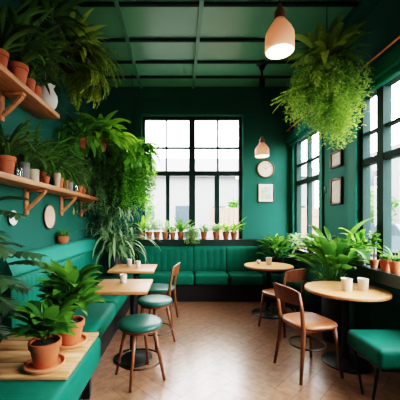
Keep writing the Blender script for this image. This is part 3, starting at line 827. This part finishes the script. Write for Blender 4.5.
# bright broad-leaved pair on the left wall
t = hanging('hanging_plant', 'bright broad-leaved plant in a hanging clay pot above the lower shelf end', (-1.22, 4.38, 2.50), .10, .15, 'terra2', 'rim')
mb = MB(); broad(mb, .15, 64, .44, .115, (-.1, 1.45), (.9, 2.0), .35, .05, seg=9); broad(mb, .15, 20, .46, .12, (.0, 1.2), (.9, 1.9), .35, .05, az=(-1.4, .6), seg=9)
foliage(t, mb, M['lf_lime'])
t = hanging('hanging_plant', 'darker broad-leaved plant in a hanging clay pot left of the bright one', (-1.42, 4.08, 2.47), .09, .14, 'terra2', 'rim')
mb = MB(); broad(mb, .13, 56, .40, .08, (-.3, 1.45), (1.0, 2.1), .45, .05, seg=8)
foliage(t, mb, M['lf_mid'])
# bright fern beside the window
t = hanging('hanging_fern', 'bright green hanging fern cascading beside the left edge of the back window', (-.84, 5.02, 2.48), .13, .16, 'darkpot')
mb = MB(); ferny(mb, .15, 80, .58, .2, (.0, 1.4), (2.0, 3.1), 24, .034, .06, sag=.5); trailing(mb, .12, 120, .14, 1.0, .26, .036, .07, seg=30)
foliage(t, mb, M['lf_bright'])
# dark vine in the corner
t = hanging('hanging_vine', 'dark trailing vine hanging in the back left corner', (-1.30, 4.98, 2.55), .11, .15, 'darkpot')
mb = MB(); trailing(mb, .13, 90, .12, 1.25, .34, .035, .07, seg=30, wob=.04); broad(mb, .13, 20, .28, .06, (-.2, 1.0), (1.0, 2.0), .3, .06)
foliage(t, mb, M['lf_dark'])
# big arching plant standing in the corner of the benches
t = potted('spider_plant', 'large grey-green spider plant arching over the corner of the two benches', (-1.16, 5.06, .472), .14, .42, 'darkpot', 'cyl', cat='potted plant')
mb = MB()
strappy(mb, .38, 70, .95, .035, (.6, 1.5), (1.8, 3.4), .08, seg=12)
for i in range(44):
    a = U(0, 2*pi); rr = U(.05, .36); z0 = U(.34, 1.3)
    for q in range(9):
        mb.curve_leaf((cos(a)*rr, sin(a)*rr, z0), U(0, 2*pi), U(.2, 1.2), U(.25, .42), .024, U(1.8, 3.2), 8, .3, 0, .55)
foliage(t, mb, M['lf_grey'], zmin=.52)
# big hanging mass on the right
t = hanging('hanging_fern', 'huge hanging plant with lime trailing fronds in front of the right windows', (1.66, 3.22, 2.98), .17, .2, 'darkpot')
mb = MB(); broad(mb, .26, 80, .30, .085, (-.1, 1.45), (.6, 1.6), .35, .12, seg=8)
foliage(t, mb, M['lf_olive'], 'foliage_crown')
mb = MB(); ferny(mb, .2, 46, .46, .18, (-.4, .7), (1.6, 2.6), 24, .022, .1, sag=.5)
trailing(mb, .16, 90, .16, .62, .30, .02, .045, seg=30, wob=.05)
for q in range(7):
    a_ = U(0, 6.28); c_ = Vector((cos(a_)*.13+.03, sin(a_)*.13, 0))
    for q2 in range(13): mb.string((c_.x+U(-.05, .05), c_.y+U(-.05, .05), .15), U(0, 6.28), U(.02, .1), U(.6, .98), 34, .02, .045, 0, .04)
ferny(mb, .02, 12, .56, .13, (-.45, -.05), (.2, .8), 24, .02, .1, az=(2.7, 3.5), sag=.4)
foliage(t, mb, M['lf_fine'], 'trailing_fronds')

# ---------- right side floor plants
t = potted('potted_plant', 'big broad-leaved plant on the floor behind the nearest round table', (1.88, 3.46, 0), .15, .66, 'darkpot', 'cyl')
mb = MB(); leafy(mb, .57, 120, .58, .26, .34, .08, .15); broad(mb, .58, 40, .46, .09, (.9, 1.5), (.8, 1.8), .9, .07, seg=9)
foliage(t, mb, M['lf_mid'], zmin=.3)
t = potted('potted_plant', 'glossy leafy plant in the far right corner behind the far round table', (1.74, 5.12, .502), .12, .26, 'darkpot', 'cyl')
mb = MB(); leafy(mb, .22, 90, .34, .2, .27, .075, .1); strappy(mb, .24, 16, .4, .03, (.9, 1.5), (.5, 1.2))
foliage(t, mb, M['lf_mid'], zmin=.56)

# ---------- right sill
RZ = .9305; RX = XR-.055
gr = 'pots on the right window sill'
t = potted('potted_plant', 'feathery pale plant on the right sill below the far window', (RX-.0, 4.55, RZ), .055, .11, 'terra2', 'rim', group=gr)
mb = MB(); ferny(mb, .1, 26, .34, .12, (.4, 1.4), (1.2, 2.4), 14, .02); foliage(t, mb, M['lf_pale'])
t = potted('potted_plant', 'pale strappy plant at the far corner of the right sill', (RX, 5.05, RZ), .05, .10, 'terra2', 'rim', group=gr)
mb = MB(); strappy(mb, .09, 34, .34, .03, (.5, 1.5), (1.0, 2.0)); foliage(t, mb, M['lf_pale'])
t = potted('potted_plant', 'bright leafy plant in a grey pot on the right sill behind the floor plant', (RX-.01, 3.30, RZ), .055, .12, 'grey', 'cyl', group=gr)
mb = MB(); broad(mb, .14, 18, .24, .07, (.4, 1.4), (.8, 1.6), .5); foliage(t, mb, M['lf_bright'])
t = potted('succulent_pot', 'tall stalked plant with a leafy rosette on top, right sill', (RX, 3.08, RZ), .045, .09, 'terra2', 'rim', group=gr)
mb = MB(); mb.tube([(0, 0, .07), (.01, .01, .18), (0, 0, .31)], .007, 8); mb.build('stalk', M['bark'], t)
mb = MB()
for zz in (.22, .27, .31, .34): strappy(mb, zz, 12, .09, .04, (-.2, 1.3), (.2, .9), .005)
foliage(t, mb, M['lf_mid'])
t = potted('potted_plant', 'low grassy plant in a terracotta pot on the right sill, farther of the front pair', (RX, 2.91, RZ), .052, .115, 'terra', 'rim', group=gr)
mb = MB(); herb(mb, .1, 30, .06, .055, .03, .014); foliage(t, mb, M['lf_mid'])
t = potted('potted_plant', 'arching sprig plant in a terracotta pot on the right sill, nearer of the front pair', (RX, 2.775, RZ), .056, .12, 'terra', 'rim', group=gr)
mb = MB(); herb(mb, .1, 24, .06, .055, .03, .014); strappy(mb, .1, 7, .3, .012, (1.0, 1.5), (1.2, 2.0)); foliage(t, mb, M['lf_mid'])

# ---------- back sill, left to right
SZ = 1.0855; SY = YB-.065
gb = 'clay pots along the back window sill'
def bs(px): return (px-180)/52.6
def back_pot(label, px, fn, lf, r=.066, h=.14, name='potted_plant'):
    t = potted(name, label, (bs(px), SY, SZ), r, h, 'terra2', 'rim', group=gb)
    mb = MB(); fn(mb, h*.87)
    foliage(t, mb, M[lf])
t = potted('potted_plant', 'upright paddle-leaved plant at the left end of the back sill', (bs(141.5), SY, SZ), .062, .13, 'terra2', 'rim', group=gb)
mb = MB()
for a, e, l, w_ in ((.1, .80, .50, .15), (.3, 1.15, .40, .12), (2.2, 1.35, .32, .10), (-.5, 1.3, .30, .09), (3.4, 1.2, .26, .08), (1.2, 1.5, .36, .1)): mb.curve_leaf((0, 0, .12), a, e, l, w_, .4, 8, .3)
foliage(t, mb, M['lf_bright'])
back_pot('clay pot with pale frothy herb next to the paddle-leaved plant', 149, lambda m, z: herb(m, z, 36, .2, .12, .045, .02), 'lf_pale')
back_pot('clay pot with pale upright herb, third from the left on the back sill', 156.7, lambda m, z: herb(m, z, 34, .24, .11, .045, .02), 'lf_pale')
back_pot('clay pot with airy green sprigs, fourth from the left on the back sill', 165, lambda m, z: (herb(m, z, 24, .22, .1, .045, .018), strappy(m, z, 8, .24, .014, (.9, 1.5), (.3, 1.0))), 'lf_pale')
back_pot('low clay pot with short herb left of the tall spiky plant', 172.7, lambda m, z: herb(m, z, 22, .14, .1, .045, .02), 'lf_bright', .058, .13)
back_pot('clay pot with the tallest spiky plant, left of the window mullion', 180.6, lambda m, z: (strappy(m, z, 22, .36, .055, (.7, 1.5), (.3, 1.2), .02), strappy(m, z, 5, .3, .04, (1.3, 1.55), (.05, .2), .01)), 'lf_mid')
t = potted('trailing_plant', 'trailing pale plant spilling over the middle of the back sill', (bs(191.5), SY-.0, SZ), .06, .12, 'terra2', 'rim', group=gb)
mb = MB(); trailing(mb, .11, 110, .06, .40, .13, .014, .034, az=(pi*.9, 2.1*pi)); herb(mb, .1, 44, .14, .13, .045, .014)
foliage(t, mb, M['lf_pale'])
back_pot('clay pot with a bushy green plant right of the trailing one', 204, lambda m, z: (broad(m, z, 26, .15, .035, (.3, 1.5), (.6, 1.6), .35), herb(m, z, 14, .16, .1)), 'lf_mid')
back_pot('clay pot with pale curly herb, third from the right on the back sill', 216, lambda m, z: herb(m, z, 46, .15, .13, .045, .022), 'lf_pale')
back_pot('clay pot with broad upright leaves, second from the right on the back sill', 226, lambda m, z: broad(m, z, 26, .18, .045, (.6, 1.5), (.5, 1.4), .35), 'lf_bright')
back_pot('clay pot with leaves reaching right, last on the back sill', 234, lambda m, z: (broad(m, z, 22, .17, .045, (.3, 1.5), (.5, 1.4), .4), broad(m, z, 5, .22, .05, (.8, 1.1), (.4, 1.0), .5, az=(-.3, .3))), 'lf_bright')

# ================================================================== WALL DECOR
t = thing('wall_clock', 'round wooden wall clock with pale dial above the framed sketch', 'clock', (1.645, YB-.001, 2.43))
def ydisc(prof, n=36, mi=0, mb=None):
    """lathe about the -y axis: prof is (radius, distance from wall)"""
    mb = mb or MB(); vs = []; fs = []
    for r, d in prof:
        for i in range(n): vs.append((r*cos(2*pi*i/n), -d, r*sin(2*pi*i/n)))
    for j in range(len(prof)-1):
        for i in range(n): fs.append((j*n+i, j*n+(i+1) % n, (j+1)*n+(i+1) % n, (j+1)*n+i))
    mb.add(vs, fs, mi, True); return mb
ydisc([(.0, 0), (.165, 0), (.168, .02), (.165, .038), (.155, .042), (.148, .036), (.148, .02), (0, .02)]).build('clock_frame', M['leg'], t, 40)
mb = ydisc([(.148, .022), (0, .0225)])
for i in range(12):
    a = i*pi/6; mb2 = Matrix.Rotation(a, 4, 'Y')
    vs = [mb2 @ Vector(p) for p in ((-.005, -.0245, .105), (.005, -.0245, .105), (.005, -.0245, .132), (-.005, -.0245, .132))]
    mb.add(vs, [(0,1,2,3)], 1, False)
mb.build('dial', [M['dial'], M['ink']], t)
for nm, ang, l, w_ in (('hour_hand', radians(-52), .065, .007), ('minute_hand', radians(60), .10, .005)):
    R_ = Matrix.Rotation(ang, 4, 'Y'); mb = MB()
    mb.add([R_ @ Vector(p) for p in ((-w_, -.028, -.015), (w_, -.028, -.015), (w_*.4, -.028, l), (-w_*.4, -.028, l))], [(0,1,2,3)], 0, False); mb.build(nm, M['ink'], t)
ydisc([(.011, .024), (.011, .031), (0, .032)], 12).build('hub', M['copper'], t)

def picture(name, label, loc, w, h, rz, fm, pm, fw, matw, art):
    """hangs on a wall: local -y faces the room"""
    t = thing(name, label, 'picture', loc, rz)
    mb = MB()
    mb.rbox(-w/2, -w/2+fw, -.028, 0, -h/2, h/2, .003, 1); mb.rbox(w/2-fw, w/2, -.028, 0, -h/2, h/2, .003, 1)
    mb.rbox(-w/2+fw, w/2-fw, -.028, 0, h/2-fw, h/2, .003, 1); mb.rbox(-w/2+fw, w/2-fw, -.028, 0, -h/2, -h/2+fw, .003, 1)
    mb.build('frame', fm, t)
    mb = MB(); mb.box(-w/2+fw*.8, w/2-fw*.8, -.014, -.004, -h/2+fw*.8, h/2-fw*.8); art(mb.build('mount', pm, t))
    return t
def art_sketch(t):
    mb = MB(); mb.box(-.095, .095, -.016, -.0142, -.125, .11)
    o = mb.build('print', [M['sketch'], M['ink']], t)
def art_mark(s):
    def f(t):
        mb = MB(); mb.box(-s*.5, s*.5, -.016, -.0142, -s*.6, s*.6); mb.build('print', M['sketch'], t)
    return f
picture('framed_picture', 'thin framed pale sketch hanging below the round clock', (1.655, YB-.001, 1.975), .31, .37, 0, M['brownframe'], M['paper'], .016, 0, art_sketch)
picture('framed_picture', 'small landscape picture in a brown frame between the right windows, upper one', (XR-.001, 3.90, 2.28), .28, .22, radians(-90), M['brownframe'], M['beige'], .028, 0, art_mark(.06))
picture('framed_picture', 'tall picture in a brown frame between the right windows, lower one', (XR-.001, 3.90, 1.84), .28, .36, radians(-90), M['brownframe'], M['beige'], .03, 0, art_mark(.07))
mb = MB(); mb.rbox(XR-.012, XR-.001, 4.19, 4.25, 1.85, 1.95, .003, 1); mb.rbox(XR-.018, XR-.011, 4.21, 4.23, 1.885, 1.915, .002, 1)
tag(mb.build('light_switch', M['switch']), 'small dark green light switch plate beside the far right window', 'switch')

t = thing('wall_plate', 'round pale wall plate with brown rim between the shelf brackets', 'wall plate', (XL+.001, 3.58, 1.49), radians(90))
ydisc([(0, 0), (.10, 0), (.15, .022), (.155, .03), (.148, .034), (.138, .027)]).build('rim', M['leg'], t, 50)
ydisc([(.14, .028), (.09, .014), (0, .012)]).build('plate_face', M['mirror'], t)
t = thing('wall_plate', 'small white round wall plate at the left edge behind the split leaves', 'wall plate', (XL+.001, 2.80, 1.47), radians(90))
ydisc([(0, 0), (.045, 0), (.07, .018), (.075, .024), (.07, .028), (.062, .022), (.04, .011), (0, .010)]).build('plate_body', M['white'], t, 50)
t = thing('wall_ornament', 'small ochre teardrop ornament hanging on the left wall below the lower shelf', 'ornament', (XL+.012, 4.42, 1.53))
mb = MB(); mb.lathe([(0, 0), (.02, .008), (.03, .03), (.026, .06), (.01, .10), (.004, .125), (0, .126)], 16, sx=.3); mb.build('drop', M['yellow'], t)
mb = MB(); mb.tube([(0, 0, .125), (-.004, 0, .2)], .0025, 6); mb.tube([(-.011, 0, .2), (.006, 0, .2)], .004, 6); mb.build('hook', M['black'], t)

# ---------- copper rail on the right
t = thing('hanging_rail', 'thin copper rail running along the top of the right windows', 'rail', (0, 0, 0))
mb = MB(); mb.tube([(XR-.17, 1.2, 3.10), (XR-.17, 5.3, 3.10)], .011, 10); mb.build('rod', M['copper'], t)
for y in (1.5, 2.55, 4.0, 5.2):
    mb = MB(); mb.tube([(XR-.17, y, 3.10), (XR-.17, y, 3.075), (XR-.11, y, 3.075), (XR-.002, y, 3.12)], .007, 8); mb.build('bracket', M['copper'], t)

# ================================================================== PENDANT LAMPS
def pendant(label, x, y, zb, sh, r, pulley):
    t = thing('pendant_lamp', label, 'lamp', (x, y, 0), 0, 'clay pendant lamps')
    neck = zb+sh*.66
    mb = MB()
    P_ = [(r*.93, 0), (r*1.0, .012), (r*1.0, sh*.28), (r*.97, sh*.36), (r*.80, sh*.47), (r*.54, sh*.58), (r*.40, sh*.64), (r*.38, sh*.66),
          (r*.34, sh*.66), (r*.36, sh*.62), (r*.46, sh*.55), (r*.70, sh*.45), (r*.90, sh*.32), (r*.95, sh*.2), (r*.93, .0)]
    mb.lathe(P_, 40, (0, 0, zb)); ls = mb.build('lamp_shade', M['shade'], t, 60)
    mb = MB(); mb.lathe([(0, neck-.02), (r*.34, neck-.02), (r*.36, neck), (r*.36, neck+sh*.16), (r*.22, neck+sh*.22), (.012, neck+sh*.34), (0, neck+sh*.34)], 24); mb.build('socket', M['lampneck'], t, 50)
    mb = MB(); mb.lathe([(0, .012), (r*.5, .013), (r*.925, .016)], 32, (0, 0, zb)); mb.build('diffuser', M['bulb'], ls)
    zt = ZC-.001
    mb = MB()
    if pulley:
        mb.tube([(0, 0, neck+sh*.3), (0, 0, 3.60)], .004, 8); mb.build('cord', M['black'], t)
        mb = MB(); mb.lathe([(0, 0), (.022, 0), (.045, .02), (.05, .15), (.04, .17), (.014, .185), (.014, .3), (0, .3)], 20, (0, 0, 3.585)); mb.tube([(-.0, 0, 3.60), (-.06, -.01, 3.595)], [.02, .012], 10)
        mb.build('counterweight', M['black'], t, 40)
        mb = MB(); mb.lathe([(0, 0), (.04, .0), (.045, .05), (.09, .085), (.09, .107), (0, .108)], 24, (0, 0, zt-.108-.0)); mb.build('ceiling_canopy', M['black'], t, 40)
    else:
        mb.tube([(0, 0, neck+sh*.3), (0, 0, zt-.02)], .005, 8); mb.build('cord', M['black'], t)
        mb = MB(); mb.lathe([(0, 0), (.05, 0), (.055, .03), (0, .031)], 24, (0, 0, zt-.032)); mb.build('ceiling_canopy', M['black'], t, 40)
    return t
pendant('large clay pendant lamp glowing, nearest and highest in the picture', .86, 2.46, 2.90, .42, .122, False)
pendant('smaller looking clay pendant lamp hanging on a long cord before the back wall', 1.33, 4.62, 2.48, .33, .112, True)
for (x, y, z) in ((.86, 2.46, 2.93), (1.33, 4.62, 2.50)):
    l = bpy.data.lights.new('pendant_glow', 'POINT'); l.energy = 5; l.color = (1, .72, .45); l.shadow_soft_size = .05
    o = bpy.data.objects.new('pendant_glow', l); COL.objects.link(o); o.location = (x, y, z-.06)

# ================================================================== OUTSIDE
g = MB(); g.box(-30, 40, -30, 45, -.5, -.15)
struct('ground_outside', g, M['pave'], 'pale paving outside the windows', 'ground')
def house(label, x0, x1, y0, y1, h, roof, rows, cols, face):
    t = thing('building', label, 'building', (0, 0, 0))
    mb = MB(); mb.box(x0, x1, y0, y1, -.15, h); mb.build('wall', M['render_wall'], t)
    mb = MB()
    if face == 'y':
        ym = (y0+y1)/2
        vs = [(x0-.4, y0-.4, h), (x1+.4, y0-.4, h), (x1+.4, y1+.4, h), (x0-.4, y1+.4, h), (x0-.4, ym, h+roof), (x1+.4, ym, h+roof)]
        mb.add(vs, [(0,1,5,4), (2,3,4,5), (0,4,3), (1,2,5), (3,2,1,0)], 0, False)
    else:
        mb.box(x0-.3, x1+.3, y0-.3, y1+.3, h, h+roof*.2)
    mb.build('roof', M['roof_tile'], t)
    for r_ in range(rows):
        for c_ in range(cols):
            z0 = .9+r_*2.9
            if face == 'y':
                w_ = (x1-x0)/cols; xa = x0+w_*(c_+.28); xb = x0+w_*(c_+.72)
                mb = MB(); mb.box(xa, xb, y0-.06, y0+.02, z0, z0+1.5); 
            else:
                w_ = (y1-y0)/cols; ya = y0+w_*(c_+.28); yb = y0+w_*(c_+.72)
                mb = MB(); mb.box(x0-.06, x0+.02, ya, yb, z0, z0+1.5)
            mb.build('window', M['outglass'], t)
house('pale rendered house with pitched roof across the yard behind the back window', -6, 9, 19, 26, 4.3, 2.0, 1, 6, 'y')
house('pale flat-roofed block across the street outside the right windows', 13, 20, -2, 24, 5.5, 2.0, 2, 8, 'x')
t = thing('fence', 'pale wooden plank fence outside the back window', 'fence', (0, 0, 0))
mb = MB()
for i in range(28):
    mb.box(1.0+i*.16, 1.0+i*.16+.145, 9.5, 9.53, -.15, 1.85)
mb.build('fence_boards', M['fencewood'], t)
mb = MB(); mb.box(1.0, 5.4, 9.53, 9.58, .3, .4); mb.box(1.0, 5.4, 9.53, 9.58, 1.5, 1.6); mb.build('fence_rails', M['fencewood'], t)
def tree(name, label, x, y, h, r):
    t = thing(name, label, 'tree', (x, y, -.15))
    mb = MB(); mb.tube([(0,0,0), (.05,.03,h*.3), (0,.05,h*.6)], [.12,.09,.05], 8); mb.build('trunk', M['bark'], t)
    mb = MB()
    for i in range(900):
        v = Vector((random.gauss(0,1), random.gauss(0,1), random.gauss(0,1))).normalized()*r*U(.6, 1)
        mb.curve_leaf((v.x, v.y, h*.65+v.z*.9), U(0, 6.28), U(-.6, .8), .28, .16, .6, 2, .2)
    mb.build('crown', M['lf_mid'], t)
tree('garden_tree', 'leafy tree outside at the left of the back window', -2.2, 12.5, 3.0, 1.1)
tree('garden_tree', 'leafy tree outside at the right of the back window', 2.9, 13, 2.8, .9)
tree('street_tree', 'leafy street tree standing beyond the parked car outside the near right window', 10.2, 15.2, 3.4, 1.2)
# parked car seen through the near right window
t = thing('car', 'pale blue-grey car parked outside the near right window', 'car', (9.0, 11.6, -.15), radians(90))
mb = MB()
side = [(-2.0, .35), (-2.05, .75), (-1.9, .95), (-1.25, 1.0), (-.75, 1.45), (.7, 1.48), (1.3, 1.0), (1.95, .9), (2.05, .6), (2.0, .35)]
vs = [(x, -.8, z) for x, z in side]+[(x, .8, z) for x, z in side]; n_ = len(side)
fs = [tuple(reversed(range(n_))), tuple(n_+i for i in range(n_))]+[(i, (i+1) % n_, n_+(i+1) % n_, n_+i) for i in range(n_)]
mb.add(vs, fs, 0, False); mb.build('car_body', M['carpaint'], t)
mb = MB()
for sy in (-.806, .806):
    mb.add([(-1.12, sy, 1.0), (-.7, sy, 1.4), (-.05, sy, 1.42), (-.05, sy, 1.0)], [(0,1,2,3)], 0, False)
    mb.add([(.03, sy, 1.0), (.03, sy, 1.42), (.65, sy, 1.42), (1.12, sy, 1.0)], [(0,1,2,3)], 0, False)
mb.build('car_window', M['outglass'], t)
for sx in (-1.25, 1.25):
    for sy in (-.72, .72):
        mb = MB(); mb.tube([(sx, sy-.1, .32), (sx, sy+.1, .32)], .32, 20); mb.build('wheel', M['tyre'], t)

# ================================================================== LIGHT
wd = bpy.data.worlds.new('overcast_sky'); scene.world = wd; wd.use_nodes = True
tr = wd.node_tree; tr.nodes.clear()
wo = tr.nodes.new('ShaderNodeOutputWorld'); bg = tr.nodes.new('ShaderNodeBackground')
tcw = tr.nodes.new('ShaderNodeTexCoord'); sx_ = tr.nodes.new('ShaderNodeSeparateXYZ'); rp = tr.nodes.new('ShaderNodeValToRGB')
rp.color_ramp.elements[0].color = (.92, .93, .95, 1); rp.color_ramp.elements[0].position = 0
rp.color_ramp.elements[1].color = (1, 1, 1, 1); rp.color_ramp.elements[1].position = .6
tr.links.new(tcw.outputs['Generated'], sx_.inputs['Vector']); tr.links.new(sx_.outputs['Z'], rp.inputs['Fac'])
mrw = tr.nodes.new('ShaderNodeMapRange'); mrw.inputs['From Min'].default_value = -.1; mrw.inputs['From Max'].default_value = .9
mrw.inputs['To Min'].default_value = 1.0; mrw.inputs['To Max'].default_value = 1.9
tr.links.new(sx_.outputs['X'], mrw.inputs['Value'])      # the clouds are brighter on the side of the sun
vmw = tr.nodes.new('ShaderNodeVectorMath'); vmw.operation = 'SCALE'
tr.links.new(rp.outputs['Color'], vmw.inputs[0]); tr.links.new(mrw.outputs['Result'], vmw.inputs['Scale'])
tr.links.new(vmw.outputs['Vector'], bg.inputs['Color']); bg.inputs['Strength'].default_value = 9.0
tr.links.new(bg.outputs['Background'], wo.inputs['Surface'])
def portal(name, loc, rot, w, h):
    l = bpy.data.lights.new(name, 'AREA'); l.shape = 'RECTANGLE'; l.size = w; l.size_y = h
    l.cycles.is_portal = True
    o = bpy.data.objects.new(name, l); COL.objects.link(o); o.location = loc; o.rotation_euler = rot
portal('window_portal', ((BW[0]+BW[1])/2, YB+.25, (BW[2]+BW[3])/2), (radians(-90), 0, 0), BW[1]-BW[0], BW[3]-BW[2])
portal('window_portal', (XR+.25, (FWR[0]+FWR[1])/2, (FWR[2]+FWR[3])/2), (0, radians(90), 0), FWR[3]-FWR[2], FWR[1]-FWR[0])
portal('window_portal', (XR+.25, (NWR[0]+NWR[1])/2, (NWR[2]+NWR[3])/2), (0, radians(90), 0), NWR[3]-NWR[2], NWR[1]-NWR[0])

# ================================================================== CAMERA
cd = bpy.data.cameras.new('camera'); cam = bpy.data.objects.new('camera', cd); COL.objects.link(cam)
cam.location = (0, 0, EYE); cam.rotation_euler = (radians(90), 0, 0)
cd.sensor_width = 36; cd.lens = 285/400*36; cd.shift_x = .05; cd.shift_y = .05; cd.clip_start = .02; cd.clip_end = 200
scene.camera = cam
scene.view_settings.view_transform = 'Filmic'
scene.view_settings.look = 'High Contrast'
scene.view_settings.exposure = 1.15
scene.cycles.max_bounces = 10; scene.cycles.diffuse_bounces = 5; scene.cycles.transparent_max_bounces = 12
scene.cycles.use_denoising = True
